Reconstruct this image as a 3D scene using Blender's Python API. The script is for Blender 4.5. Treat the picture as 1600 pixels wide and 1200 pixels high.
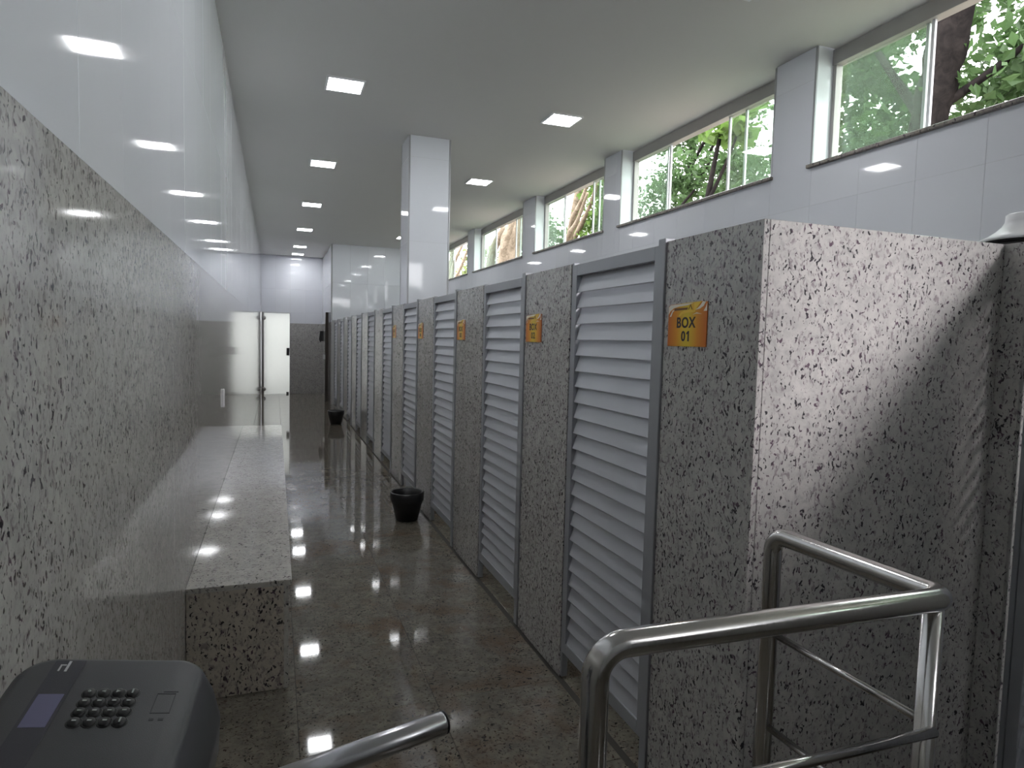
import bpy, bmesh, math, random
from mathutils import Vector, Matrix, Euler
random.seed(7)
for o in list(bpy.data.objects): bpy.data.objects.remove(o)
S = bpy.context.scene
COL = S.collection

# ------------------------------------------------------------------ camera
FPX, YAW, PITCH, ROLL = 1019.67, .3485, -.0669, .0252
cam_d = bpy.data.cameras.new('camera'); cam = bpy.data.objects.new('camera', cam_d); COL.objects.link(cam)
fw = Vector((math.sin(YAW)*math.cos(PITCH), math.cos(YAW)*math.cos(PITCH), math.sin(PITCH)))
rt = Vector((math.cos(YAW), -math.sin(YAW), 0)); up = rt.cross(fw)
rt, up = math.cos(ROLL)*rt+math.sin(ROLL)*up, -math.sin(ROLL)*rt+math.cos(ROLL)*up
M = Matrix((rt, up, -fw)).transposed().to_4x4(); M.translation = (0, 0, 1.6)
cam.matrix_world = M
cam_d.sensor_fit = 'HORIZONTAL'; cam_d.sensor_width = 36; cam_d.lens = 36*FPX/1600; cam_d.clip_start = .02
S.camera = cam

# ------------------------------------------------------------------ sky and exposure
LED = 35.5          # radiance of the ceiling panels
SKY = 9.0           # overcast sky
w = bpy.data.worlds.new('overcast_sky'); S.world = w; w.use_nodes = True
bg = w.node_tree.nodes['Background']; bg.inputs[0].default_value = (.97, .97, 1, 1); bg.inputs[1].default_value = SKY
sun_d = bpy.data.lights.new('hazy_sun', 'SUN'); sun_d.energy = 2.9; sun_d.angle = math.radians(9); sun_d.color = (1, .94, .97)
sun = bpy.data.objects.new('hazy_sun', sun_d); COL.objects.link(sun)
sun.rotation_euler = Vector((-1.0, 3.2, -.90)).to_track_quat('-Z', 'Y').to_euler()
S.view_settings.view_transform = 'Standard'; S.view_settings.look = 'None'
S.view_settings.exposure = 0.12; S.view_settings.gamma = 1; S.view_settings.use_curve_mapping = False

# ------------------------------------------------------------------ dimensions (metres)
XL, XS, XR, XW = -.3613, 1.2775, 2.252, 3.55     # left wall, stall fronts, right partition, window wall
ZG, ZS, ZC = 1.9366, 1.955, 3.70                 # wainscot top, stall top, ceiling
YE, YF, YK, YB = 1.493, 18.65, 15.62, -2.6       # stall end wall, far wall, white block, back wall
ZW = 2.887                                       # window sill

# ------------------------------------------------------------------ materials
def mat(name, col=(.5,.5,.5), rough=.5, metal=0, spec=.5, **kw):
    m = bpy.data.materials.new(name); m.use_nodes = True
    b = m.node_tree.nodes['Principled BSDF']
    b.inputs['Base Color'].default_value = (*col, 1); b.inputs['Roughness'].default_value = rough
    b.inputs['Metallic'].default_value = metal; b.inputs['Specular IOR Level'].default_value = spec
    for k, v in kw.items(): b.inputs[k.replace('_', ' ')].default_value = v
    return m
class G:
    """tiny node-graph helper"""
    def __init__(s, m): s.t = m.node_tree; s.n = s.t.nodes; s.l = s.t.links; s.b = s.n.get('Principled BSDF')
    def node(s, ty, **kw):
        n = s.n.new(ty)
        for k, v in kw.items():
            if k in ('ins',):
                for i, x in v.items():
                    if isinstance(x, bpy.types.NodeSocket): s.l.new(x, n.inputs[i])
                    else: n.inputs[i].default_value = x
            else: setattr(n, k, v)
        return n
    def pos(s, rnd=True):
        p = s.node('ShaderNodeNewGeometry').outputs['Position']
        if not rnd: return p
        r = s.node('ShaderNodeObjectInfo').outputs['Random']
        sc = s.node('ShaderNodeVectorMath', operation='SCALE', ins={0: (7.3, 4.1, 9.7), 3: r}).outputs[0]
        return s.node('ShaderNodeVectorMath', operation='ADD', ins={0: p, 1: sc}).outputs[0]
    def noise(s, v, scale, detail=3, rough=.5, dist=0):
        return s.node('ShaderNodeTexNoise', ins={'Vector': v, 'Scale': scale, 'Detail': detail, 'Roughness': rough, 'Distortion': dist}).outputs['Fac']
    def ramp(s, f, a, b, ca=0., cb=1.):
        return s.node('ShaderNodeMapRange', ins={0: f, 1: a, 2: b, 3: ca, 4: cb}).outputs[0]
    def math(s, op, a, b=0.): return s.node('ShaderNodeMath', operation=op, ins={0: a, 1: b}).outputs[0]
    def mix(s, f, a, b):
        n = s.node('ShaderNodeMix', data_type='RGBA')
        for i, x in ((0, f), (6, a), (7, b)):
            if isinstance(x, bpy.types.NodeSocket): s.l.new(x, n.inputs[i])
            elif i == 0: n.inputs[0].default_value = x
            else: n.inputs[i].default_value = (*x, 1)
        return n.outputs[2]
    def base(s, c): s.l.new(c, s.b.inputs['Base Color'])

def granite(name, light, mid, grey, rough=.07, dark=(.030,.028,.034), purple=(.10,.065,.09), rust=None, dens=0., scale=1.0):
    """polished granite: cloudy ground, short dark mineral strokes that mostly stand upright, fainter grey ones between"""
    m = mat(name, light, rough); g = G(m); p = g.pos()
    c = g.mix(g.ramp(g.noise(p, 11*scale, 4, .6), .36, .66), light, mid)
    c = g.mix(g.ramp(g.noise(p, 30*scale, 3, .6, .6), .46, .70, 0, .8), c, grey)
    if rust:
        c = g.mix(g.ramp(g.noise(p, 2.6, 4, .6), .50, .74, 0, .8), c, rust)
    wv = g.node('ShaderNodeTexNoise', ins={'Vector': p, 'Scale': 24*scale, 'Detail': 2.}).outputs['Color']
    wv = g.node('ShaderNodeVectorMath', operation='SCALE', ins={0: wv, 3: .045/scale}).outputs[0]
    q = g.node('ShaderNodeVectorMath', operation='ADD', ins={0: p, 1: wv}).outputs[0]
    q = g.node('ShaderNodeMapping', ins={'Vector': q, 'Scale': (1, 1, .50)}).outputs[0]
    clump = g.ramp(g.noise(p, 6*scale, 2), .32, .68, -.025, .03)
    n1 = g.math('ADD', g.noise(q, 84*scale, 1.2, .5), clump)
    n2 = g.noise(g.node('ShaderNodeVectorMath', operation='ADD', ins={0: q, 1: (3.1, 5.7, 1.3)}).outputs[0], 66*scale, 2, .5)
    s1 = g.ramp(n1, .625-dens, .670-dens); s2 = g.ramp(n2, .575-dens, .68-dens, 0, .50)
    dc = g.mix(g.ramp(g.noise(p, 20*scale, 1), .48, .60), dark, purple)
    c = g.mix(s2, c, purple); c = g.mix(g.math('MULTIPLY', s1, .95), c, dc)
    g.base(c); return m

GR = granite('granite_polished', (.50,.485,.465), (.42,.41,.395), (.35,.345,.335), scale=1.3, dens=.008)
GRF = granite('granite_floor', (.235,.213,.173), (.16,.147,.12), (.12,.115,.098), rough=.045, dark=(.02,.018,.015), purple=(.06,.04,.03), rust=(.135,.072,.035), scale=1.0)
GRB = granite('granite_bench', (.60,.58,.54), (.50,.48,.445), (.42,.41,.39), rough=.055, dens=-.015)
GRS = granite('granite_stalls', (.50,.485,.465), (.42,.41,.395), (.35,.345,.335), rough=.17, dens=.026, scale=1.3)
def white_tile():
    m = mat('white_glazed_tile', (.74,.755,.78), .045); g = G(m)
    v = g.node('ShaderNodeObjectInfo').outputs['Random']
    g.base(g.mix(v, (.715,.73,.78), (.745,.76,.805)))
    bp = g.node('ShaderNodeBump', ins={'Strength': .035, 'Distance': .01, 'Height': g.noise(g.pos(False), 3.0, 1)})
    g.l.new(bp.outputs[0], g.b.inputs['Normal']); return m
TILE = white_tile()
def plaster(name, col, amp=.02):
    m = mat(name, col, .85); g = G(m); n = g.noise(g.pos(False), 1.3, 4)
    g.base(g.mix(n, tuple(c*(1-amp) for c in col), tuple(c*(1+amp) for c in col))); return m
CEIL = plaster('ceiling_paint', (.66,.655,.635)); REND = plaster('wall_render', (.62,.63,.64)); OUT = plaster('outside_render', (.6,.58,.55))
GROUT = plaster('grout', (.55,.55,.55)); GROUTD = plaster('dark_grout', (.045,.04,.034))
def brushed(name, col, rough, stretch):
    m = mat(name, col, rough, 1.0); g = G(m)
    mp = g.node('ShaderNodeMapping', ins={'Vector': g.node('ShaderNodeTexCoord').outputs['Object'], 'Scale': stretch}).outputs[0]
    n = g.noise(mp, 60, 2)
    g.l.new(g.ramp(n, .3, .7, rough*.7, rough*1.4), g.b.inputs['Roughness']); return m
STEEL = brushed('stainless_steel', (.60,.59,.58), .17, (4, 4, 1))
STEELB = brushed('brushed_steel_arm', (.52,.52,.54), .2, (.02, .02, .02))
def alu(name, col, rough=.42):
    m = mat(name, col, rough, .25); g = G(m)
    g.base(g.mix(g.noise(g.pos(), 6, 3), tuple(c*.95 for c in col), tuple(c*1.05 for c in col))); return m
ALU = alu('grey_aluminium', (.35,.36,.385)); SLAT = alu('louvre_aluminium', (.52,.53,.57)); TRIM = alu('trim_aluminium', (.38,.385,.40), .3)
WFR = alu('window_aluminium', (.34,.33,.32), .4); WALU = alu('pale_aluminium', (.62,.63,.64), .35)
BLK = plaster('black_plastic', (.012,.012,.013)); BLK.node_tree.nodes['Principled BSDF'].inputs['Roughness'].default_value = .4
LINER = mat('bin_liner', (.02,.02,.022), .3)
WPL = plaster('white_plastic', (.82,.82,.84)); WPL.node_tree.nodes['Principled BSDF'].inputs['Roughness'].default_value = .35
def panelmat(name, col, rough):
    m = mat(name, col, rough); g = G(m)
    bp = g.node('ShaderNodeBump', ins={'Strength': .25, 'Distance': .001, 'Height': g.noise(g.node('ShaderNodeTexCoord').outputs['Object'], 900, 2)})
    g.l.new(bp.outputs[0], g.b.inputs['Normal']); return m
CASE = panelmat('charcoal_casing', (.05,.052,.058), .42); STRIP = panelmat('dark_strip', (.03,.03,.042), .35)
KEY = panelmat('rubber_key', (.012,.013,.014), .35); KEYM = mat('key_print', (.40,.44,.42), .5)
PRN = mat('dark_print', (.03,.03,.035), .5); LOGO = mat('pale_print', (.62,.62,.64), .5)
LCD = mat('lcd_glass', (.17,.165,.27), .08)
WOODD = plaster('dark_door_paint', (.055,.045,.038))
def led():
    m = mat('led_diffuser', (.9,.9,.9), .4); b = m.node_tree.nodes['Principled BSDF']
    b.inputs['Emission Color'].default_value = (.97, .98, 1, 1); b.inputs['Emission Strength'].default_value = LED; return m
LEDM = led()
def glass(name, tint, refl=.08, milk=0.):
    m = bpy.data.materials.new(name); m.use_nodes = True; g = G(m); g.n.remove(g.b)
    tr = g.node('ShaderNodeBsdfTransparent', ins={0: (*tint, 1)}); gl = g.node('ShaderNodeBsdfGlossy', ins={0: (1,1,1,1), 1: .02})
    fr = g.node('ShaderNodeFresnel', ins={0: 1.5})
    front = g.math('SUBTRACT', 1., g.node('ShaderNodeNewGeometry').outputs['Backfacing'])   # no total reflection inside the thin pane
    mx = g.node('ShaderNodeMixShader', ins={0: g.math('MULTIPLY', fr.outputs[0], front), 1: tr.outputs[0], 2: gl.outputs[0]})
    if milk:
        df = g.node('ShaderNodeBsdfTranslucent', ins={0: (.75,.85,.78,1)})
        mx = g.node('ShaderNodeMixShader', ins={0: g.ramp(g.noise(g.pos(), 2.2, 4), .3, .7, milk*.6, milk*1.4), 1: mx.outputs[0], 2: df.outputs[0]})
    g.l.new(mx.outputs[0], g.n['Material Output'].inputs[0]); return m
GLASS = glass('green_window_glass', (.89,.935,.90), milk=.016)
def frosted():
    m = mat('frosted_glass', (.80,.81,.785), .3); g = G(m)
    tl = g.node('ShaderNodeBsdfTranslucent', ins={0: (.80,.81,.785,1)})
    mx = g.node('ShaderNodeMixShader', ins={0: .45, 1: g.b.outputs[0], 2: tl.outputs[0]})
    g.l.new(mx.outputs[0], g.n['Material Output'].inputs[0]); return m
FROST = frosted()
def leafmat(name, c1, c2):
    m = mat(name, c1, .45); g = G(m); c = g.mix(g.noise(g.pos(False), 1.9, 4, .7), c1, c2); g.base(c)
    tl = g.node('ShaderNodeBsdfTranslucent'); g.l.new(c, tl.inputs[0])
    mx = g.node('ShaderNodeMixShader', ins={0: .5, 1: g.b.outputs[0], 2: tl.outputs[0]})
    g.l.new(mx.outputs[0], g.n['Material Output'].inputs[0]); return m
LEAFD = leafmat('dark_leaves', (.035,.062,.028), (.085,.16,.05)); LEAFB = leafmat('bright_leaves', (.06,.11,.03), (.17,.28,.06)); LEAFO = leafmat('olive_leaves', (.10,.13,.05), (.20,.24,.08))
def bark(name, a, b):
    m = mat(name, a, .95, spec=.05); g = G(m); g.base(g.mix(g.ramp(g.noise(g.pos(False), 7, 5, .7, 1.), .35, .65), a, b)); return m
BARKD = bark('dark_bark', (.007,.006,.006), (.018,.015,.014)); BARKL = bark('pale_bark', (.10,.078,.055), (.22,.18,.135))
EARTH = plaster('ground_earth', (.16,.14,.10), .3)

# ------------------------------------------------------------------ mesh helpers
def link(name, me, m=None, parent=None, loc=(0,0,0), rot=None):
    o = bpy.data.objects.new(name, me); COL.objects.link(o)
    if m is not None and me is not None and not me.materials: me.materials.append(m)
    o.location = loc
    if rot: o.rotation_euler = rot
    if parent: o.parent = parent
    return o
def empty(name, loc=(0,0,0), rot=None):
    o = bpy.data.objects.new(name, None); COL.objects.link(o); o.location = loc; o.empty_display_size = .1
    if rot: o.rotation_euler = rot
    return o
def tag(o, label=None, cat=None, group=None, kind=None):
    if label: o['label'] = label
    if cat: o['category'] = cat
    if group: o['group'] = group
    if kind: o['kind'] = kind
    return o
def bm_mesh(bm, smooth=False, name='m'):
    bmesh.ops.recalc_face_normals(bm, faces=bm.faces)
    me = bpy.data.meshes.new(name); bm.to_mesh(me); bm.free()
    if smooth:
        for p in me.polygons: p.use_smooth = True
    return me
_cache = {}
def boxmesh(sx, sy, sz, bev=0., seg=1, m=None):
    """box of that size with its low corner at the origin"""
    k = (round(sx,4), round(sy,4), round(sz,4), bev, seg, m.name if m else '')
    if k in _cache: return _cache[k]
    bm = bmesh.new(); bmesh.ops.create_cube(bm, size=1)
    for v in bm.verts: v.co = Vector(((v.co.x+.5)*sx, (v.co.y+.5)*sy, (v.co.z+.5)*sz))
    if bev: bmesh.ops.bevel(bm, geom=bm.edges[:], offset=bev, segments=seg, affect='EDGES')
    me = bm_mesh(bm)
    if m: me.materials.append(m)
    _cache[k] = me; return me
def box(name, lo, hi, m, parent=None, bev=0., seg=1, rot=None):
    return link(name, boxmesh(hi[0]-lo[0], hi[1]-lo[1], hi[2]-lo[2], bev, seg, m), None, parent, lo, rot)
def add_box(bm, lo, hi):
    r = bmesh.ops.create_cube(bm, size=1)
    for v in r['verts']: v.co = Vector(((v.co[i]+.5)*(hi[i]-lo[i])+lo[i] for i in range(3)))
def multibox(name, boxes, m, parent=None):
    bm = bmesh.new()
    for lo, hi in boxes: add_box(bm, lo, hi)
    return link(name, bm_mesh(bm), m, parent)
def tube_mesh(pts, r, n=20, bend=0., bseg=8, radii=None, caps=True, bends=None):
    """round tube along a polyline, corners rounded with radius bend"""
    P = [Vector(p) for p in pts]; path = []
    for i, p in enumerate(P):
        if bends: bend = bends[i]
        if bend and 0 < i < len(P)-1:
            a = (P[i-1]-p).normalized(); b = (P[i+1]-p).normalized()
            ang = a.angle(b); d = bend/math.tan(ang/2)
            c = p + (a+b).normalized()*(bend/math.sin(ang/2))
            s = p+a*d-c; e = p+b*d-c
            q = s.rotation_difference(e)
            ax, th = q.to_axis_angle()
            for k in range(bseg+1): path.append(c + Matrix.Rotation(th*k/bseg, 3, ax) @ s)
        else: path.append(p)
    if radii is None: radii = [r]*len(path)
    bm = bmesh.new(); rings = []; t0 = (path[1]-path[0]).normalized()
    nrm = t0.orthogonal().normalized(); prev = t0
    for i, p in enumerate(path):
        t = ((path[min(i+1, len(path)-1)]-p).normalized() + (p-path[max(i-1, 0)]).normalized()).normalized()
        nrm = prev.rotation_difference(t) @ nrm; prev = t; bi = t.cross(nrm)
        rings.append([bm.verts.new(p + radii[i]*(math.cos(2*math.pi*k/n)*nrm + math.sin(2*math.pi*k/n)*bi)) for k in range(n)])
    for a, b in zip(rings, rings[1:]):
        for k in range(n): bm.faces.new((a[k], a[(k+1)%n], b[(k+1)%n], b[k]))
    if caps: bm.faces.new(rings[0][::-1]); bm.faces.new(rings[-1])
    me = bm_mesh(bm)
    for p in me.polygons: p.use_smooth = len(p.vertices) == 4
    return me
def lathe(prof, n=40, wob=None):
    bm = bmesh.new(); rings = []
    for i, (r, z) in enumerate(prof):
        rings.append([bm.verts.new((max(r,.0005)*math.cos(2*math.pi*k/n)*(1+(wob(i,k) if wob else 0)), max(r,.0005)*math.sin(2*math.pi*k/n)*(1+(wob(i,k) if wob else 0)), z)) for k in range(n)])
    for a, b in zip(rings, rings[1:]):
        for k in range(n): bm.faces.new((a[k], a[(k+1)%n], b[(k+1)%n], b[k]))
    me = bm_mesh(bm, True)
    return me
def loft(outlines, cap=True):
    """stack of closed outlines (lists of 3-D points, same count)"""
    bm = bmesh.new(); R = [[bm.verts.new(p) for p in o] for o in outlines]; n = len(R[0])
    for a, b in zip(R, R[1:]):
        for k in range(n): bm.faces.new((a[k], a[(k+1)%n], b[(k+1)%n], b[k]))
    if cap: bm.faces.new(R[0]); bm.faces.new(R[-1][::-1])
    return bm_mesh(bm)
def rrect(x0, x1, y0, y1, r, z, n=6):
    out = []
    for cx, cy, a in ((x1-r, y1-r, 0), (x0+r, y1-r, 90), (x0+r, y0+r, 180), (x1-r, y0+r, 270)):
        for k in range(n+1):
            t = math.radians(a+90*k/n); out.append((cx+r*math.cos(t), cy+r*math.sin(t), z))
    return out
def text_mesh(txt, width, height, depth=.0006):
    c = bpy.data.curves.new('t', 'FONT'); c.body = txt; c.extrude = .02; c.offset = .024; c.space_character = 1.12
    o = bpy.data.objects.new('t', c); COL.objects.link(o)
    bpy.context.view_layer.update()
    me = bpy.data.meshes.new_from_object(o.evaluated_get(bpy.context.evaluated_depsgraph_get()))
    bpy.data.objects.remove(o); bpy.data.curves.remove(c)
    xs = [v.co.x for v in me.vertices]; ys = [v.co.y for v in me.vertices]
    x0, x1, y0, y1 = min(xs), max(xs), min(ys), max(ys)
    for v in me.vertices:
        v.co = Vector(((v.co.x-(x0+x1)/2)/(x1-x0)*width, (v.co.y-(y0+y1)/2)/(y1-y0)*height, (v.co.z+.02)/.04*depth))
    return me
def tiles(parent, plane, at, y_edges, z_edges, m=TILE, th=.008, gap=.0008, bev=.0004, name='tile', tilt=.0011):
    """glazed tiles in front of a wall; plane 'x+','x-' or 'y-' says which way they face"""
    for a0, a1 in zip(y_edges, y_edges[1:]):
        for z0, z1 in zip(z_edges, z_edges[1:]):
            if a1-a0 < .01 or z1-z0 < .01: continue
            t = random.uniform(-tilt, tilt)
            if plane == 'x+': lo, hi = (at-th, a0+gap, z0+gap), (at, a1-gap, z1-gap)
            elif plane == 'x-': lo, hi = (at, a0+gap, z0+gap), (at+th, a1-gap, z1-gap)
            else: lo, hi = (a0+gap, at, z0+gap), (a1-gap, at+th, z1-gap)
            box(name, lo, hi, m, parent, bev, rot=(0, 0, t) if tilt else None)
def grid(a, b, step, first=None):
    e = [a]; x = first if first is not None else a+step
    while x < b-.02:
        if x > a+.02: e.append(x)
        x += step
    return e+[b]
def struct(o): o['kind'] = 'structure'; return o

# ------------------------------------------------------------------ room shell
fl = struct(multibox('floor', [((XL-.2, YB, -.12), (XW+.25, YF+3, -.0025))], GROUTD))
xe = [XL-.16, .088, .669, XS-.018]; ye = grid(YB, YF, .612, YB+.612*((2.73-YB)/.612 % 1))
for x0, x1 in zip(xe, xe[1:]):
    for y0, y1 in zip(ye, ye[1:]):
        box('floor_slab', (max(x0, XL)+.0012, y0+.0012, -.012), (x1-.0012, y1-.0012, random.uniform(-.0004, 0)), GRF, fl, .0008)
for y0, y1 in zip(ye, ye[1:]):                     # slabs behind the stall fronts, seen under the doors
    if y1 > 1: box('floor_slab', (XS+.012, y0+.0012, -.012), (XS+.9, y1-.0012, -.0005), GRF, fl, .0008)
    else: box('floor_slab', (XS-.012, y0+.0012, -.012), (XR, y1-.0012, -.0005), GRF, fl, .0008)
struct(box('ceiling', (XL-.2, YB-.2, ZC), (XW+.25, YF+3, ZC+.2), CEIL))

wl = struct(multibox('wall_left', [((XL-.2, YB-.2, 0), (XL-.0035, YF+.2, ZC))], GROUT))
tiles(wl, 'x+', XL-.002, grid(-1.25, YF, .4, -1.25+.4*((1.93+1.25)/.4 % 1)), [ZG+.001, 2.815, 3.685, ZC], th=.02)
ge = grid(YB, YF, 2.68, .05)
for y0, y1 in zip(ge, ge[1:]):
    box('granite_slab', (XL-.02, y0+.0008, 0), (XL, y1-.0008, ZG), GR, wl, .0008)
tag(box('white_strip', (XL, 5.145, 1.06), (XL+.012, 5.185, 1.195), WPL, None, .004, 2), 'narrow white strip upright on the granite above the bench', 'cover strip')  # pale upright strip on the face of the granite

# far wall with a doorway at its left end
DX1 = .366; DZ = 2.185
wf = struct(multibox('wall_far', [((DX1, YF+.02, 0), (XW, YF+.2, ZC)), ((XL-.02, YF+.02, DZ+.01), (DX1, YF+.2, ZC))], GROUT))
box('granite_slab', (DX1+.002, YF, 0), (XS+.05, YF+.02, ZG-.03), GR, wf, .0008)
tiles(wf, 'y-', YF+.005, grid(DX1+.002, 1.35, .4), [ZG-.029, DZ+.008, 2.815, 3.685, ZC], th=.015)
tiles(wf, 'y-', YF+.005, [XL, 0, DX1], [DZ+.011, 2.815, 3.685, ZC], th=.015)
# lit room behind the frosted door
struct(multibox('wall_back_room', [((XL-.2, YF+2.2, 0), (1.4, YF+2.3, ZC)), ((1.3, YF+.2, 0), (1.4, YF+2.2, ZC))], REND))
BX0, BX1, BZ0, BZ1 = 2.42, 3.53, 2.2, 3.5
wb = struct(multibox('wall_back', [((XL-.2, YB-.2, 0), (BX0, YB, ZC)), ((BX1, YB-.2, 0), (XW+.3, YB, ZC)), ((BX0, YB-.2, 0), (BX1, YB, BZ0)), ((BX0, YB-.2, BZ1), (BX1, YB, ZC))], REND))
sun_op = struct(empty('window_7', (BX0, YB-.12, BZ0)))  # opening added behind the camera to let sun reach the stall end wall
for lo, hi in (((0,0,0),(.035,.05,BZ1-BZ0)), ((BX1-BX0-.035,0,0),(BX1-BX0,.05,BZ1-BZ0)), ((.035,0,0),(BX1-BX0-.035,.05,.035)), ((.035,0,BZ1-BZ0-.035),(BX1-BX0-.035,.05,BZ1-BZ0))): box('frame_bar', lo, hi, WFR, sun_op, .002)

# window wall
WIN = [(-1.36, .97), (1.37, 3.705), (4.11, 6.44), (6.84, 8.95), (9.47, 12.07), (12.51, 14.9)]
segs = [((XW+.0015, YB, 0), (XW+.22, YF+.2, ZW))]
py0 = YB
for a, b in WIN:
    segs.append(((XW+.0015, py0, ZW), (XW+.22, a, ZC))); py0 = b
segs.append(((XW+.0015, py0, ZW), (XW+.22, YF+.2, ZC)))
ww = struct(multibox('wall_window_side', segs, REND))
T = .4068
tiles(ww, 'x-', XW, grid(.3, YK, T, 3.705-8*T), [1.73, 2.60], th=.008)
ys = grid(.3, YK, T, 3.705-8*T)
cuts = sorted(set([round(y, 4) for y in ys]+[y for wn in WIN for y in wn if .3 < y < YK]))
for y0, y1 in zip(cuts, cuts[1:]):
    if y1-y0 < .02: continue
    inwin = any(a-.001 <= y0 and y1 <= b+.001 for a, b in WIN)
    tiles(ww, 'x-', XW, [y0, y1], [2.60, ZW-.022] if inwin else [2.60, 3.478, ZC], th=.008)
for a, b in WIN:                                   # reveals and corner trims
    if b < 1: continue
    box('reveal', (XW+.006, b-.006, ZW), (XW+.2, b, ZC), TILE, ww)
    box('reveal', (XW+.006, a, ZW), (XW+.2, a+.006, ZC), TILE, ww)
    box('corner_trim', (XW-.003, b-.004, ZW), (XW+.014, b+.014, ZC-.005), TRIM, ww, .001)
    box('corner_trim', (XW-.003, a-.014, ZW), (XW+.014, a+.004, ZC-.005), TRIM, ww, .001)
    box('sill', (XW-.028, a-.025, ZW-.024), (XW+.22, b+.028, ZW), granite('granite_sill', (.30,.27,.235), (.23,.21,.185), (.17,.165,.155), .2) if 'granite_sill' not in bpy.data.materials else bpy.data.materials['granite_sill'], ww, .003)

def window(n, a, b, left, right, lslide, rslide):
    """aluminium window with fixed outer panes and sliding panes parked near them"""
    x0 = XW+.15; t = .035; H = ZC-.012
    wnd = struct(empty('window_%d' % n, (x0, a, ZW)))
    L = b-a; Hh = H-ZW
    box('head_rail', (-.02, .006, Hh-.105), (.06, L-.006, Hh), WFR, wnd, .002)
    box('bottom_track', (-.01, .006, 0), (.05, L-.006, .022), WFR, wnd, .002)
    box('side_frame', (-.01, L-t, .022), (.05, L-.006, Hh-.105), WFR, wnd, .002)
    box('side_frame', (-.01, .006, .022), (.05, t, Hh-.105), WFR, wnd, .002)
    z0, z1 = .022, Hh-.105
    def pane(y0, y1, x, side):
        p = box('pane', (x, y0, z0), (x+.006, y1, z1), GLASS, wnd)
        s = y0 if side < 0 else y1
        box('stile', (-.006, 0 if side < 0 else (y1-y0)-.022, 0), (.014, .022, z1-z0) if side < 0 else (.014, y1-y0, z1-z0), WALU, p, .002)
    pane(L-left, L-t, .034, -1)
    pane(t, right, .034, 1)
    pane(L-left-lslide, L-t-.07, .014, -1)
    pane(t+.05, right+rslide, .014, 1)
    return wnd
SPL = [(.55,.5,.08,.08), (.70,.52,.05,.09), (.64,.55,.07,.19), (.62,.475,.08,.12), (.78,.59,.08,.15), (.7,.5,.08,.1)]
for i, ((a, b), s) in enumerate(zip(WIN, SPL)): window(i+1, a, b, *s)

# white tiled block behind the last stall and the wall that carries on from it
wk = struct(multibox('wall_block', [((XS-.06, YK+.02, 0), (XW, YF+.02, ZC))], GROUT))
tiles(wk, 'y-', YK+.005, grid(XS-.05, XW, .4), [ZS, 2.815, 3.685, ZC], th=.015)
for y0, y1 in zip(grid(YK+.02, YF, .4), grid(YK+.02, YF, .4)[1:]):
    for z0, z1 in ((ZG-.029, 2.815), (2.815, 3.685)): box('tile', (XS-.075, y0+.002, z0+.002), (XS-.06, y1-.002, z1-.002), TILE, wk, .0012)
box('granite_slab', (XS-.08, YK+.02, 0), (XS-.06, 16.4, ZG-.03), GR, wk, .0008)
box('granite_slab', (XS-.08, 17.3, 0), (XS-.06, YF, ZG-.03), GR, wk, .0008)
box('corner_trim', (XS-.082, YK-.002, ZS+.01), (XS-.05, YK+.022, ZC-.01), TRIM, wk, .002)

# square tiled column standing behind the stall fronts
CX0, CX1, CY0, CY1 = 1.302, 1.742, 6.88, 7.30
cl = struct(multibox('wall_column', [((CX0+.0015, CY0+.0015, 0), (CX1-.01, CY1-.01, ZC))], GROUT))
tiles(cl, 'y-', CY0, [CX0+.012, CX1-.012], [0, .87, 1.74, 2.61, 3.48, ZC], th=.01, tilt=0)
for z0, z1 in ((.87, 1.74), (1.74, 2.61), (2.61, 3.48), (3.48, ZC)):
    box('tile', (CX0, CY0+.012, z0+.002), (CX0+.01, CY1-.012, z1-.002), TILE, cl, .0012)
for x, y in ((CX0, CY0), (CX1, CY0), (CX0, CY1)):
    box('corner_trim', (x-.004 if x == CX0 else x-.014, y-.004 if y == CY0 else y-.014, ZS-.5), (x+.014 if x == CX0 else x+.004, y+.014 if y == CY0 else y+.004, ZC-.004), TRIM, cl, .003)

# ------------------------------------------------------------------ ceiling lights
def ceiling_light(x, y, label, group):
    t = tag(empty('ceiling_light', (x, y, ZC)), label, 'ceiling light', group)
    bm = bmesh.new(); s = .155; i = .138
    for lo, hi in (((-s,-s,-.012),(s,-i,-.0005)), ((-s,i,-.012),(s,s,-.0005)), ((-s,-i,-.012),(-i,i,-.0005)), ((i,-i,-.012),(s,i,-.0005))): add_box(bm, lo, hi)
    if 'lf' not in _cache:
        _cache['lf'] = bm_mesh(bm); _cache['lf'].materials.append(WPL)
        _cache['ld'] = boxmesh(2*i, 2*i, .006, 0, 1, LEDM)
    else: bm.free()
    link('frame', _cache['lf'], None, t); link('diffuser', _cache['ld'], None, t, (-i, -i, -.010))
ordn = ['nearest in view', 'second nearest', 'third nearest', 'fourth nearest', 'fifth nearest', 'farthest']
for y in (3.1,): ceiling_light(.545, y, 'square white LED ceiling panel over the corridor, above the near end of the bench', 'LED panels over the corridor')
for k, y in enumerate((5.78, 8.46, 11.14, 13.8, 16.5, 18.05)):
    ceiling_light(.545, y, 'square white LED ceiling panel over the corridor, %s of that row' % ordn[k], 'LED panels over the corridor')
for y, lb in ((3.24, 'LED ceiling panel over the stalls, cut off by the top of the picture'), (5.82, 'square LED ceiling panel over the stalls, larger of the two fully in view'), (8.5, 'square LED ceiling panel over the stalls, just right of the white column'), (11.2, 'LED ceiling panel over the stalls hidden behind the white column'), (13.9, 'LED ceiling panel over the stalls beside the far white block')):
    ceiling_light(2.55, y, lb, 'LED panels over the stalls')
ceiling_light(.3, YF+1.1, 'LED ceiling panel of the room behind the frosted door', 'LED panels behind the frosted door')

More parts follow.
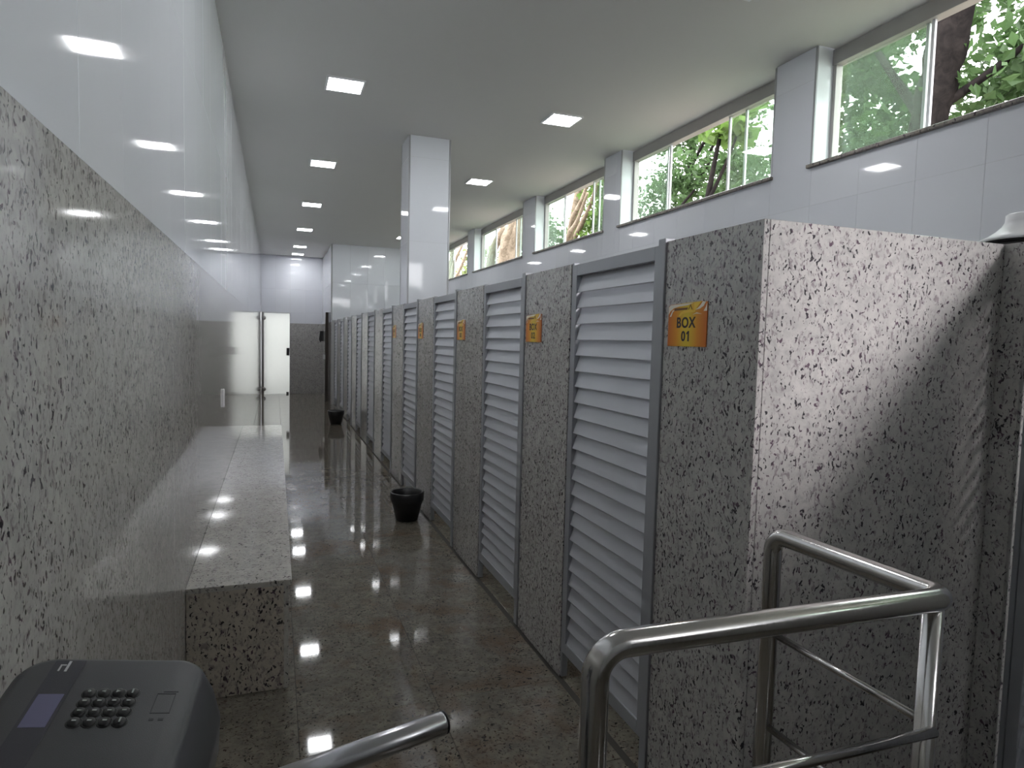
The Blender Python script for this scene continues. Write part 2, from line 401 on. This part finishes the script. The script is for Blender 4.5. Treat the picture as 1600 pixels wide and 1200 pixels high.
# ------------------------------------------------------------------ stalls
J = [1.974, 3.327, 4.760, 6.178, 7.617, 9.06, 10.49, 11.93, 13.37, 14.80]   # near jamb of every door
DW = .78
NSL = 24
ordd = ['first', 'second', 'third', 'fourth', 'fifth', 'sixth', 'seventh', 'eighth', 'ninth', 'tenth']
def slatmesh(L):
    # angled louvre blade: lower lip out towards the corridor, rolled bottom edge
    prof = [(.0295, .081), (.0265, .082), (.0015, .006), (.0005, .003), (.0015, .0005), (.006, .0), (.0085, .004), (.0085, .012)]
    bm = bmesh.new()
    a = [bm.verts.new((x, 0, z)) for x, z in prof]; b = [bm.verts.new((x, L, z)) for x, z in prof]; n = len(prof)
    for k in range(n): bm.faces.new((a[k], a[(k+1)%n], b[(k+1)%n], b[k]))
    bm.faces.new(a[::-1]); bm.faces.new(b)
    me = bm_mesh(bm); me.materials.append(SLAT); return me
SLM = slatmesh(.655)
def build_door(name, loc, rot, label, group):
    d = tag(empty(name, loc, rot), label, 'door', group)
    Z0, Z1 = .135, ZS-.008
    # fixed jambs on the granite
    box('jamb', (-.012, 0, .006), (.03, .044, ZS+.012), ALU, d, .002)
    box('jamb', (.0, DW-.018, .006), (.03, DW, ZS+.004), ALU, d, .002)
    # leaf frame
    box('stile', (-.006, .050, Z0), (.030, .075, Z1), ALU, d, .0015)
    box('stile', (-.006, DW-.062, Z0), (.030, DW-.024, Z1), ALU, d, .0015)
    box('top_rail', (-.006, .075, Z1-.05), (.030, DW-.062, Z1), ALU, d, .0015)
    box('bottom_rail', (-.006, .075, Z0), (.030, DW-.062, Z0+.055), ALU, d, .0015)
    pitch = (Z1-.05-(Z0+.055))/NSL
    for k in range(NSL):
        link('slat', SLM, None, d, (-.001, .0685, Z0+.055+k*pitch-.004))
    return d
for k, y in enumerate(J):
    build_door('louvred_door', (XS+.004, y, 0), None, 'grey aluminium louvred stall door, %s from the camera along the stall row' % ordd[k] , 'louvred stall doors')
# granite fronts between doors, each with its side slab
edges = [YE] + [y+DW for y in J]
for k in range(len(J)+1):
    a = YE if k == 0 else J[k-1]+DW
    b = J[k] if k < len(J) else YK+.02
    if b-a < .03: continue
    if k == 0: lb = 'end granite stall front carrying the BOX 01 sign, at the corner beside the railing'
    elif k < 5: lb = 'granite stall front with an orange sign, between the %s and %s louvred doors' % (ordd[k-1], ordd[k])
    elif k < 10: lb = 'granite stall front between the %s and %s louvred doors' % (ordd[k-1], ordd[k])
    else: lb = 'last narrow granite stall front, before the white block'
    p = tag(empty('stall_partition', (XS, a, 0)), lb, 'stall partition', 'granite stall partitions')
    box('front_slab', (0, .001, 0), (.02, b-a-.001, ZS), GRS, p, .001)
    if k:
        yc = (b-a)/2
        if k == 4: yc = .47
        if k == 10: continue
        box('side_slab', (.022, yc-.01, 0), (XW-XS-.005, yc+.01, ZS), GR, p, .001)

we = struct(box('wall_stall_end', (XS+.021, YE, 0), (XW-.004, YE+.02, ZS), GR, None, .001))
# partition running towards the camera with its own louvred door
wr = struct(multibox('wall_right', [((XR, 1.415, 0), (XR+.02, YE-.001, ZS)), ((XR, YB, 0), (XR+.02, .605, ZS))], GR))
build_door('louvred_door', (XR+.006, .62, 0), None, 'louvred stall door cut off at the right edge, opposite the railing', 'louvred stall doors')

# electric shower head over the first stall
es = tag(empty('shower_head', (2.83, 1.80, 2.045)), 'white flared electric shower head peeping over the granite end wall', 'shower')
link('body', lathe([(.0,.112), (.062,.112), (.068,.108), (.069,.082), (.078,.064), (.10,.042), (.128,.022), (.150,.012), (.152,.004), (.148,.0), (.14,.002), (.0,.003)], 48), WPL, es)
link('spray_plate', lathe([(0,-.012), (.132,-.012), (.138,-.008), (.139,.001), (0,.001)], 48), BLK, es)
link('pipe', tube_mesh([(0, 0, .085), (.15, 0, .09), (XW-2.83+.004, 0, .09)], .012, 14, .05), WPL, es)

# ------------------------------------------------------------------ signs
def signmat():
    m = mat('sign_print', (.9,.4,.03), .3); g = G(m)
    co = g.node('ShaderNodeSeparateXYZ', ins={0: g.node('ShaderNodeTexCoord').outputs['Object']})
    ax = g.math('ABSOLUTE', g.math('SUBTRACT', co.outputs[0], .107))
    c = g.mix(g.ramp(ax, .012, .055), (.76,.55,.03), (.74,.30,.015))
    c = g.mix(g.ramp(ax, .055, .105), c, (.58,.14,.012)); g.base(c); return m
SIGN = signmat(); SWH = mat('sign_white', (.85,.80,.68), .3); SYE = mat('sign_yellow', (.85,.58,.06), .3); SDK = mat('sign_lettering', (.022,.008,.02), .4); SBR = mat('sign_logo_brown', (.17,.07,.02), .4)
SW, SH = .214, .146
def flat(pts, z0, z1):
    return loft([[(x, y, z1) for x, y in pts], [(x, y, z0) for x, y in pts]])
def arc_band(x0, y0, x1, y1, bulge, t0, t1, n=10):
    a, b = [], []
    for k in range(n+1):
        u = k/n; x = x0+(x1-x0)*u; y = y0+(y1-y0)*u+bulge*math.sin(math.pi*u*.5); t = t0+(t1-t0)*u
        a.append((x, y+t/2)); b.append((x, y-t/2))
    return a+b[::-1]
for k in range(5):
    y0 = (1.943 if k == 0 else J[k]-.022)
    if k == 0: lb = 'orange and yellow sign reading BOX 01, nearest and largest of the stall signs'
    else: lb = 'orange stall sign reading BOX 0%d beside the %s louvred door' % (k+1, ordd[k])
    # local x runs along the sign as one reads it (towards the camera), local y is up
    s = empty('stall_sign', (XS-.0006, y0, 1.594), (math.pi/2, 0, -math.pi/2)); tag(s, lb, 'sign', 'stall number signs')
    link('plate', flat([(0,0), (SW,0), (SW,SH-.003), (SW-.03,SH), (.012,SH-.006), (0,SH-.012)], 0, .003), SIGN, s)
    z = .003
    link('swoosh', flat([(.0015,.108), (.010,.118), (.030,.128), (.060,.1325), (.110,.1355), (.140,.142), (.012,.139), (.0015,.132)], z, z+.0005), SWH, s)
    link('swoosh', flat([(.008,.100), (.016,.100), (.026,.116), (.046,.125), (.024,.120)], z, z+.0006), SWH, s)
    link('swoosh', flat([(.060,.100), (.072,.112), (.092,.119), (.120,.121), (.145,.116), (.145,.143), (.160,.1445), (.184,.1455), (.165,.130), (.150,.113), (.110,.112), (.084,.108), (.070,.100)], z, z+.0007), SYE, s)
    link('swoosh', flat([(.152,.119), (.176,.122), (.196,.131), (.206,.1435), (.190,.145), (.180,.134), (.166,.125)], z, z+.0008), SWH, s)
    link('swoosh', flat([(.196,.114), (.2135,.114), (.2135,.140), (.206,.126)], z, z+.0006), SWH, s)
    link('swoosh', flat([(.140,.104), (.156,.107), (.188,.105), (.160,.1105)], z, z+.0009), SWH, s)
    link('logo_bar', flat([(.034,.119), (.108,.121), (.110,.128), (.036,.127)], z, z+.0009), SBR, s)
    link('logo_peak', flat([(.113,.121), (.116,.121), (.125,.134), (.133,.121), (.136,.121), (.126,.138)], z, z+.0009), SBR, s)
    me = text_mesh('BOX', .104, .036); link('lettering', me, SDK, s, (.104, .079, z))
    if k == 0:
        link('lettering', text_mesh('0', .023, .034), SDK, s, (.0905, .034, z))
        link('lettering', flat([(.1155,.017), (.1225,.017), (.1225,.051), (.117,.051), (.108,.0445), (.108,.039), (.1155,.042)], z, z+.0006), SDK, s)
    else: link('lettering', text_mesh('0%d' % (k+1), .052, .034), SDK, s, (.104, .034, z))

# ------------------------------------------------------------------ bench
XB, Y0B, Y1B, ZB = .0702, 3.016, 8.33, .5057
be = tag(empty('stone_bench', ((XL+XB)/2, Y0B, 0)), 'long polished granite bench built along the left wall', 'bench')
ox = (XL+XB)/2
box('top_slab', (XL+.001-ox, 0, ZB-.024), (XB-ox, 5.314, ZB), GRB, be, .002, 2)
box('end_panel', (XL+.001-ox, .012, .0005), (XB-.034-ox, .032, ZB-.024), granite('granite_bench_end', (.62,.56,.48), (.52,.47,.40), (.42,.38,.33), .09, dens=.03), be, .001)
box('side_panel', (XB-.034-ox, .012, .0005), (XB-.014-ox, 5.30, ZB-.024), GRB, be, .001)
box('end_panel', (XL+.001-ox, 5.28, .0005), (XB-.034-ox, 5.30, ZB-.024), GRB, be, .001)

# ------------------------------------------------------------------ waste bins
def waste_bin(loc, label, r=.142, h=.245):
    b = tag(empty('waste_bin', loc), label, 'bin', 'black waste bins')
    link('bucket', lathe([(0,.0), (r*.66,.0), (r*.68,.01), (r*.78,h*.38), (r*.80,h*.46), (r*.93,h*.62), (r*.96,h*.9), (r,h*.92), (r,h), (r*.95,h), (r*.9,h*.6), (r*.7,.02), (0,.015)]), BLK, b)
    rnd = random.Random(3)
    tab = [[rnd.uniform(-.025,.03) for _ in range(40)] for _ in range(9)]
    link('liner', lathe([(r*.62,h*.35), (r*.84,h*.8), (r*.90,h*1.01), (r*.99,h*1.035), (r*1.05,h*1.0), (r*1.035,h*.86), (r*1.02,h*.72)], 40, lambda i, k: tab[i][k] if i > 1 else 0), LINER, b)
waste_bin((1.09, 5.63, 0), 'black plastic waste bin with a liner beside the third louvred door, nearer of two')
waste_bin((1.03, 12.15, 0), 'small distant black waste bin at the far end of the stall row')

# ------------------------------------------------------------------ frosted door at the far end, dark door beside the block
fd = tag(empty('frosted_door', (0, YF-.005, 0)), 'frosted white glass door at the far end of the corridor', 'door')
box('glass_leaf', (XL+.075, 0, .003), (DX1-.012, .01, DZ-.02), FROST, fd, .001)
box('side_post', (XL+.002, -.004, 0), (XL+.074, .02, DZ), WFR, fd, .002)
box('side_post', (DX1-.010, -.002, 0), (DX1+.004, .02, DZ), WFR, fd, .002)
box('head_rail', (XL+.002, -.002, DZ-.02), (DX1+.004, .02, DZ+.012), WALU, fd, .002)
for z in (.13, 2.03): link('hinge', lathe([(0,0), (.055,0), (.055,.014), (.05,.018), (0,.018)], 20), WFR, fd, (XL+.068, -.003, z), (math.pi/2, 0, 0))
box('lock', (DX1-.085, -.014, 1.04), (DX1-.012, .022, 1.24), BLK, fd, .004)
box('floor_stop', (DX1-.09, -.02, .002), (DX1-.03, .03, .05), BLK, fd, .004)

dd = tag(empty('service_door', (XS-.082, 16.42, 0)), 'dark brown door standing slightly ajar past the last stall', 'door')
box('frame_post', (-.06, -.02, 0), (.02, .06, 2.16), WOODD, dd, .004)
box('leaf', (-.012, .06, .01), (.02, .86, 2.06), WOODD, dd, .003)
box('handle', (-.06, .74, 1.0), (-.012, .78, 1.12), WALU, dd, .006, 2)
dsp = tag(empty('soap_dispenser', (XS-.082, 18.25, 1.45)), 'small black dispenser hung on the far granite corner wall', 'dispenser')
link('housing', loft([rrect(-.09, 0, -.05, .05, .02, 0), rrect(-.10, 0, -.05, .05, .02, .06), rrect(-.07, 0, -.05, .05, .02, .27)]), BLK, dsp)
box('nozzle', (-.075, -.015, -.03), (-.045, .015, .0), BLK, dsp, .003)

# ------------------------------------------------------------------ steel railing
rl = tag(empty('steel_railing', (1.28, .915, 0)), 'bent stainless steel tube railing in front of the granite end wall', 'railing')
o = Vector((1.28, .915, 0))
def rel(*ps): return [Vector(p)-o for p in ps]
link('handrail', tube_mesh(rel((.497,.93,.02), (.497,.93,1.1), (1.283,.912,1.1), (1.255,1.372,1.1), (1.252,1.372,.02)), .0235, 24, .055, 10, bends=(0, .055, .030, .045, 0)), STEEL, rl)
link('post', tube_mesh(rel((1.264,.926,.0), (1.264,.926,1.092)), .0205, 24), STEEL, rl)
for p in ((.497,.93), (1.264,.926), (1.252,1.372)):
    link('base_flange', lathe([(0,0), (.05,0), (.05,.006), (.044,.01), (.023,.012)], 24), STEEL, rl, Vector((p[0], p[1], 0))-o)
for z in (.835, .575, .32): link('side_bar', tube_mesh(rel((1.262,.93,z), (1.252,1.362,z)), .0095, 14), STEEL, rl)
for z in (.83, .57, .31): link('front_bar', tube_mesh(rel((.51,.912,z), (1.256,.899,z)), .0105, 14), STEEL, rl)

# ------------------------------------------------------------------ turnstile with keypad
K = .85
pc = Vector((-.23*K, 1.041*K, 1.6-(1.6-1.0607)*K))
ts = tag(empty('turnstile', (-.205, .80, 0)), 'charcoal access turnstile with keypad and steel arm at the lower left', 'turnstile')
to = Vector((-.205, .80, 0))
# case in its own tilted frame: rx = pitch, ry = roll, rz = yaw
Rm = Euler((0,0,math.radians(-6.5))).to_matrix() @ Euler((math.radians(11.39),0,0)).to_matrix() @ Euler((0,math.radians(6.62),0)).to_matrix()
def W(x0, x1, y0, y1, r, z): return [tuple(K*c for c in p) for p in rrect(x0, x1, y0, y1, r, z, 8)]
cm = loft([W(-.128,.106,-.30,.100,.035,0), W(-.135,.113,-.305,.106,.04,-.002), W(-.141,.119,-.31,.111,.045,-.008), W(-.147,.135,-.315,.116,.05,-.04), W(-.149,.148,-.32,.117,.05,-.085), W(-.149,.150,-.32,.117,.05,-.15)])
for p in cm.polygons: p.use_smooth = True
case = link('case', cm, CASE, ts, pc-to); case.rotation_euler = Rm.to_euler()
def on(name, me, m, x, y, z=0, rot=None): return link(name, me, m, case, (x*K, y*K, z*K), rot)
box('display_strip', (-.0975*K, -.26*K, 0), (-.056*K, .0995*K, .0006), STRIP, case)
box('screen', (-.093*K, -.0365*K, .0004), (-.060*K, .027*K, .0012), LCD, case, .0004)
km = lathe([(0,.0045*K), (.0055*K,.0042*K), (.0078*K,.0028*K), (.0084*K,0)], 18); km.materials.append(KEY)
ring = lathe([(.0078*K,.0004), (.0092*K,.0012), (.0105*K,.0001)], 18); ring.materials.append(KEY)
mark = boxmesh(.0055*K, .0022*K, .0004, 0, 1, KEYM); dot = lathe([(0,.0004), (.0022*K,.0004), (.0022*K,0)], 12); dot.materials.append(KEYM)
tri = {s: flat([(s*-.003*K,0), (s*.0025*K,.0026*K), (s*.0025*K,-.0026*K)], 0, .0004) for s in (1, -1)}
tall = boxmesh(.0022*K, .0085*K, .0004, 0, 1, KEYM)
for i in range(4):
    for j in range(4):
        kx, ky = (-1.5+i)*.019, (-1.5+j)*.019
        ko = on('key', km, None, kx, ky)
        link('key_rim', ring, None, ko)
        zz = .0045*K
        if j == 3 and i == 0: link('symbol', dot, None, ko, (0,0,zz))
        elif j == 3 and i in (1, 2): link('symbol', tri[1 if i == 1 else -1], KEYM, ko, (0,0,zz))
        elif i == 3 and j in (3, 0): link('symbol', tall, None, ko, (-.001*K,-.004*K,zz))
        else: link('symbol', mark, None, ko, (-.0027*K,-.001*K,zz))
bx = bmesh.new()
for lo, hi in (((.062,.027,0),(.088,.0285,.0004)), ((.062,-.012,0),(.088,-.0105,.0004)), ((.062,-.012,0),(.0632,.028,.0004)), ((.0868,-.012,0),(.088,.028,.0004)), ((.064,-.026,0),(.070,-.0215,.0004)), ((.076,-.026,0),(.083,-.0215,.0004)), ((.070,.031,0),(.090,.0325,.0004))):
    add_box(bx, tuple(c*K for c in lo), tuple(c*K for c in hi))
link('card_symbol', bm_mesh(bx), PRN, case)
bx = bmesh.new()
for lo, hi in (((-.079,.075,.0006),(-.0755,.098,.0009)), ((-.088,.076,.0006),(-.0855,.090,.0009)), ((-.088,.088,.0006),(-.080,.0905,.0009))):
    add_box(bx, tuple(c*K for c in lo[:2])+(lo[2],), tuple(c*K for c in hi[:2])+(hi[2],))
link('logo_mark', bm_mesh(bx), LOGO, case)
link('pedestal', loft([rrect(-.115, .115, -.14, .13, .04, .0), rrect(-.115, .115, -.14, .13, .04, .98)]), CASE, ts)
# rotor and three arms
hub = Vector((.125, .07, .885))
link('hub', lathe([(0,.05), (.03,.048), (.05,.03), (.055,0), (.055,-.02), (0,-.02)], 28), STEELB, ts, hub+Vector((-.01,0,0)), (0, math.radians(62), 0))
ax1 = Vector((.245, .956, 0))-Vector((.059, .904, 0)); ax1.normalize()
end = Vector((.248, .957, 1.0))-to; start = end-ax1*.36
am = tube_mesh([start, end-ax1*.004, end], .0178, 28, radii=[.0178,.0178,.0168])
link('arm', am, STEELB, ts)
link('arm_cap', tube_mesh([end-ax1*.0005, end+ax1*.0022], .0172, 28), BLK, ts)
for an in (-118, -62):
    d = Vector((.55, .3*(1 if an < -90 else -1), -.75)).normalized()
    link('arm', tube_mesh([hub, hub+d*.36], .0178, 20), STEELB, ts)

# ------------------------------------------------------------------ trees outside the windows
gd = struct(box('ground', (XW+.23, -14, -.3), (40, 50, -.05), EARTH))
def leaf_cloud(blobs, n, size, seed):
    """thousands of small pointed leaves, folded along the midrib, scattered through ellipsoids"""
    rn = random.Random(seed); V = []; F = []
    wts = [b[3]*b[4]*b[5] for b in blobs]; tot = sum(wts)
    for b, wt in zip(blobs, wts):
        cnt = int(n*wt/tot)
        # twigs: leaves gather in sprays
        sprays = []
        for _ in range(max(4, cnt//16)):
            while True:
                p = Vector((rn.uniform(-1,1), rn.uniform(-1,1), rn.uniform(-1,1)))
                if p.length < 1: break
            p = p*(.55+.45*rn.random())
            sprays.append((Vector((b[0]+p.x*b[3], b[1]+p.y*b[4], b[2]+p.z*b[5])), Vector((rn.gauss(0,1), rn.gauss(0,1), rn.gauss(-.2,.6))).normalized()))
        for k in range(cnt):
            c, d = sprays[k % len(sprays)]
            c = c+d*rn.uniform(-.35,.35)+Vector((rn.gauss(0,.07), rn.gauss(0,.07), rn.gauss(0,.06)))
            t = (d+Vector((rn.gauss(0,.7), rn.gauss(0,.7), rn.gauss(-.25,.5)))).normalized()
            s = t.cross(Vector((rn.gauss(0,.5), rn.gauss(0,.5), 1))).normalized(); nn = t.cross(s)
            L = size*rn.uniform(.6,1.35); w_ = L*rn.uniform(.26,.42); i = len(V)
            V += [c-t*L*.5, c+s*w_-t*L*.05+nn*w_*.25, c+t*L*.5, c-s*w_-t*L*.05+nn*w_*.25]
            F += [(i,i+1,i+2), (i,i+2,i+3)]
    me = bpy.data.meshes.new('leaves'); me.from_pydata([tuple(v) for v in V], [], F); me.update(); return me
def tree(base, trunk, branches, blobs, n, size, lm, bmat, label, seed):
    """trunk and branches: lists of (x, y, z, r) in world space; blobs: ellipsoids of foliage"""
    t = tag(empty('tree', base), label, 'tree', 'trees outside the windows'); o = Vector(base)
    def limb(nm, pts):
        # smooth the polyline a little
        P = [Vector(p[:3])-o for p in pts]; R = [p[3] for p in pts]; Q, RR = [], []
        for i in range(len(P)-1):
            for k in range(5):
                u = k/5; a = P[max(i-1,0)]; b = P[i]; c = P[i+1]; d = P[min(i+2,len(P)-1)]
                Q.append(.5*((2*b)+(c-a)*u+(2*a-5*b+4*c-d)*u*u+(3*b-a-3*c+d)*u**3)); RR.append(R[i]+(R[i+1]-R[i])*u)
        Q.append(P[-1]); RR.append(R[-1]); rn = random.Random(seed)
        RR = [r*rn.uniform(.9,1.1) for r in RR]
        link(nm, tube_mesh(Q, 0, 10, radii=RR), bmat, t)
    limb('trunk', trunk)
    for b in branches: limb('branch', b)
    fo = link('foliage', leaf_cloud([(x-o.x, y-o.y, z-o.z, a, b, c) for x, y, z, a, b, c in blobs], n, size, seed), lm, t); fo['kind'] = 'stuff'
    return t
def R_(q, x):          # world point on a plane of constant x seen from where one stands in the corridor (used to lay the trees out)
    d = fw*FPX+rt*(q[0]-800)-up*(q[1]-600); return tuple(Vector((0,0,1.6))+d*(x/d.x))
tree((6.5, 5.4, -.05), [(6.5,5.4,-.05,.27), (6.45,5.35,2.4,.22), (6.5,5.22,3.8,.19), (6.5,5.08,4.5,.19), (6.45,4.9,5.2,.17), (6.5,4.6,6.6,.13), (6.4,4.4,8.2,.08)],
     [[(6.5,5.15,4.1,.05), (6.8,4.6,4.5,.035), (7.0,4.2,4.9,.02)], [(6.5,5.2,4.0,.07), (6.9,5.9,4.7,.05), (7.1,6.6,5.6,.03)]],
     [(7.4,4.9,4.35,.9,.7,.55), (7.8,6.9,4.7,.9,.8,.75), (7.4,4.7,5.6,.8,.7,.45), (7.9,6.3,6.1,1.0,1.0,.5), (7.3,6.3,4.2,.6,.8,.4), (8.6,5.2,5.0,.6,1.4,.9), (6.9,4.5,4.6,.4,.5,.5), (7.9,7.5,5.7,.8,.7,.6), (7.2,6.5,5.3,.5,.7,.4)],
     9500, .125, LEAFD, BARKD, 'dark leaning tree trunk with leaves outside the nearest window', 11)
tree((8.4, 12.4, -.05), [(8.4,12.4,-.05,.2), (8.3,12.3,2.5,.16), (8.3,12.2,4.2,.12), (8.2,11.8,6.2,.06)],
     [[(8.3,12.3,3.4,.05), (7.8,11.4,4.4,.035), (7.3,10.0,4.9,.02)], [(8.3,12.2,4.0,.05), (7.7,11.2,5.0,.035), (7.2,9.6,5.6,.02)], [(8.3,12.3,3.0,.05), (7.4,11.2,4.0,.03), (6.9,9.9,4.3,.02)], [(8.3,12.2,4.4,.05), (7.9,10.8,5.4,.03), (7.8,9.4,5.7,.02)]],
     [(7.3,9.3,4.6,.6,.7,.6), (7.5,10.8,4.7,.7,.9,.65), (7.7,12.1,4.7,.7,.7,.6), (7.4,9.6,5.8,.7,.9,.4), (7.8,11.6,5.9,.8,1.1,.45), (8.8,10.6,4.9,.5,1.7,.7)],
     7500, .115, LEAFD, BARKD, 'leafy tree with thin dark branches outside the second window', 12)
tree((5.7, 8.2, -.05), [(5.7,8.2,-.05,.1), (5.75,8.1,2.5,.08), (5.85,8.0,3.9,.04), (6.0,7.9,5.0,.02)], [[(5.8,8.0,3.6,.03), (5.95,7.7,4.3,.02), (6.0,7.5,4.9,.012)]],
     [(6.0,7.7,4.75,.3,.4,.3), (6.0,8.2,4.9,.3,.35,.25)], 300, .25, LEAFB, BARKD, 'bright broad-leaved sapling outside the second window', 13)
tree((7.6, 16.2, -.05), [(7.6,16.2,-.05,.28), (7.6,16.1,2.5,.22), (7.4,16.0,4.2,.15), (7.4,15.4,6.2,.1)],
     [[(7.6,16.1,2.8,.11), (7.0,15.6,3.7,.09), (6.7,14.6,4.2,.07), (6.6,14.0,4.4,.05), (6.5,13.3,4.9,.03)], [(7.4,16.0,3.8,.09), (6.9,15.0,4.5,.07), (6.7,14.0,4.9,.045), (6.6,13.4,5.3,.03)], [(7.4,16,4.2,.08), (7.2,14.6,4.9,.05), (7.0,13.6,5.6,.03)]],
     [(7.4,14.2,5.2,.6,.6,.6), (7.7,15.2,4.5,.5,.9,.7), (7.5,14.8,5.6,.7,.9,.4), (8.3,15.4,4.9,.4,1.3,.9)], 4400, .125, LEAFB, BARKL, 'green tree with curving brown boughs outside the third window', 14)
tree((6.6, 18.7, -.05), [(6.6,18.7,-.05,.7), (6.6,18.65,2.0,.55), (6.6,18.6,3.4,.42), (6.6,18.6,4.4,.34), (6.8,18.4,5.2,.26), (6.9,18.1,6.4,.15)],
     [[(6.4,19.6,.0,.2), (6.3,19.9,2.2,.16), (6.35,19.8,3.6,.15), (6.3,19.4,4.3,.13), (6.5,18.9,5.0,.1)], [(6.3,18.0,.0,.14), (6.2,18.0,2.6,.12), (6.2,18.2,3.9,.1), (6.3,17.8,4.8,.09), (6.5,17.6,5.8,.05)], [(6.4,20.5,0,.12), (6.3,20.6,2.5,.1), (6.3,20.4,3.8,.09), (6.4,20.7,5.0,.05)]],
     [(7.8,19.2,5.0,.6,1.3,.7), (7.7,21.3,4.6,.6,1.2,.9), (7.4,20.2,5.8,.6,1.2,.4), (8.6,20.2,4.8,.4,2.2,1.0)], 4200, .13, LEAFD, BARKL, 'thick pale brown tree trunk with twisted roots outside the fourth window', 15)
tree((7.6, 29.5, -.05), [(7.6,29.5,-.05,.25), (7.5,29.4,2.5,.2), (7.4,29.0,4.0,.14), (7.3,28.2,5.6,.07)],
     [[(7.5,29.4,3.0,.1), (7.2,27.6,3.9,.08), (7.0,25.4,4.6,.06), (6.9,24.4,5.0,.04)], [(7.5,29.2,3.6,.1), (7.2,27.6,4.7,.08), (7.1,25.8,5.4,.05)], [(7.5,29.4,2.4,.1), (7.2,27.2,3.4,.07), (7.0,25.8,4.2,.05)]],
     [(8.2,27.5,5.3,.6,1.2,.5), (8.6,29.8,4.6,.6,1.4,.7)], 1200, .18, LEAFO, BARKL, 'yellowish tree with slanting branches outside the farthest window', 16)
tree((7.4, -9.2, -.05), [(7.4,-9.2,-.05,.25), (7.3,-9.2,3,.2), (7.2,-9.4,6,.12), (7.1,-9.5,7.4,.05)], [[(7.3,-9.2,3.6,.08), (7.2,-8.2,5.2,.05), (7,-7.6,6,.03)]],
     [(7.3,-9.6,6.0,1.05,1.7,1.5), (7.6,-7.2,6.2,1.2,1.2,1.3)], 1700, .34, LEAFD, BARKD, 'broad leafy tree added out of view behind the camera to shade the side windows', 17)  # unseen tree, added to keep sun off the side windows
tree((7.8, .6, -.05), [(7.8,.6,-.05,.25), (7.7,.6,3,.2), (7.6,.5,6,.12), (7.5,.4,7.8,.05)], [[(7.7,.6,3.6,.08), (7.3,1.4,5.2,.05), (7,1.9,6,.03)]],
     [(7.2,0.2,6.4,1.2,1.7,1.4), (7.3,1.8,6.8,1.2,1.0,1.0), (7.4,-2.4,6.2,1.2,1.6,1.5)], 2600, .34, LEAFD, BARKD, 'tall leafy tree added out of view on the right to block sun from the side windows', 18)  # another unseen tree added as a sun block for the side windows
hg = tag(empty('unseen_hedge', (2.0, -8.6, -.05)), 'tall clipped greenery added out of view to darken what the rear opening reflects', 'unseen_hedge')  # added out of view so the rear opening mirrors dark in the tiles
box('core', (-3.6, -.25, 0), (3.0, .25, 3.3), BARKD, hg)
hf = link('foliage', leaf_cloud([(x*1.2, 0, z, .75, .5, .55) for x in range(-3, 3) for z in (.5, 1.2, 1.9, 2.6, 3.05)], 4200, .3, 5), LEAFD, hg); hf['kind'] = 'stuff'
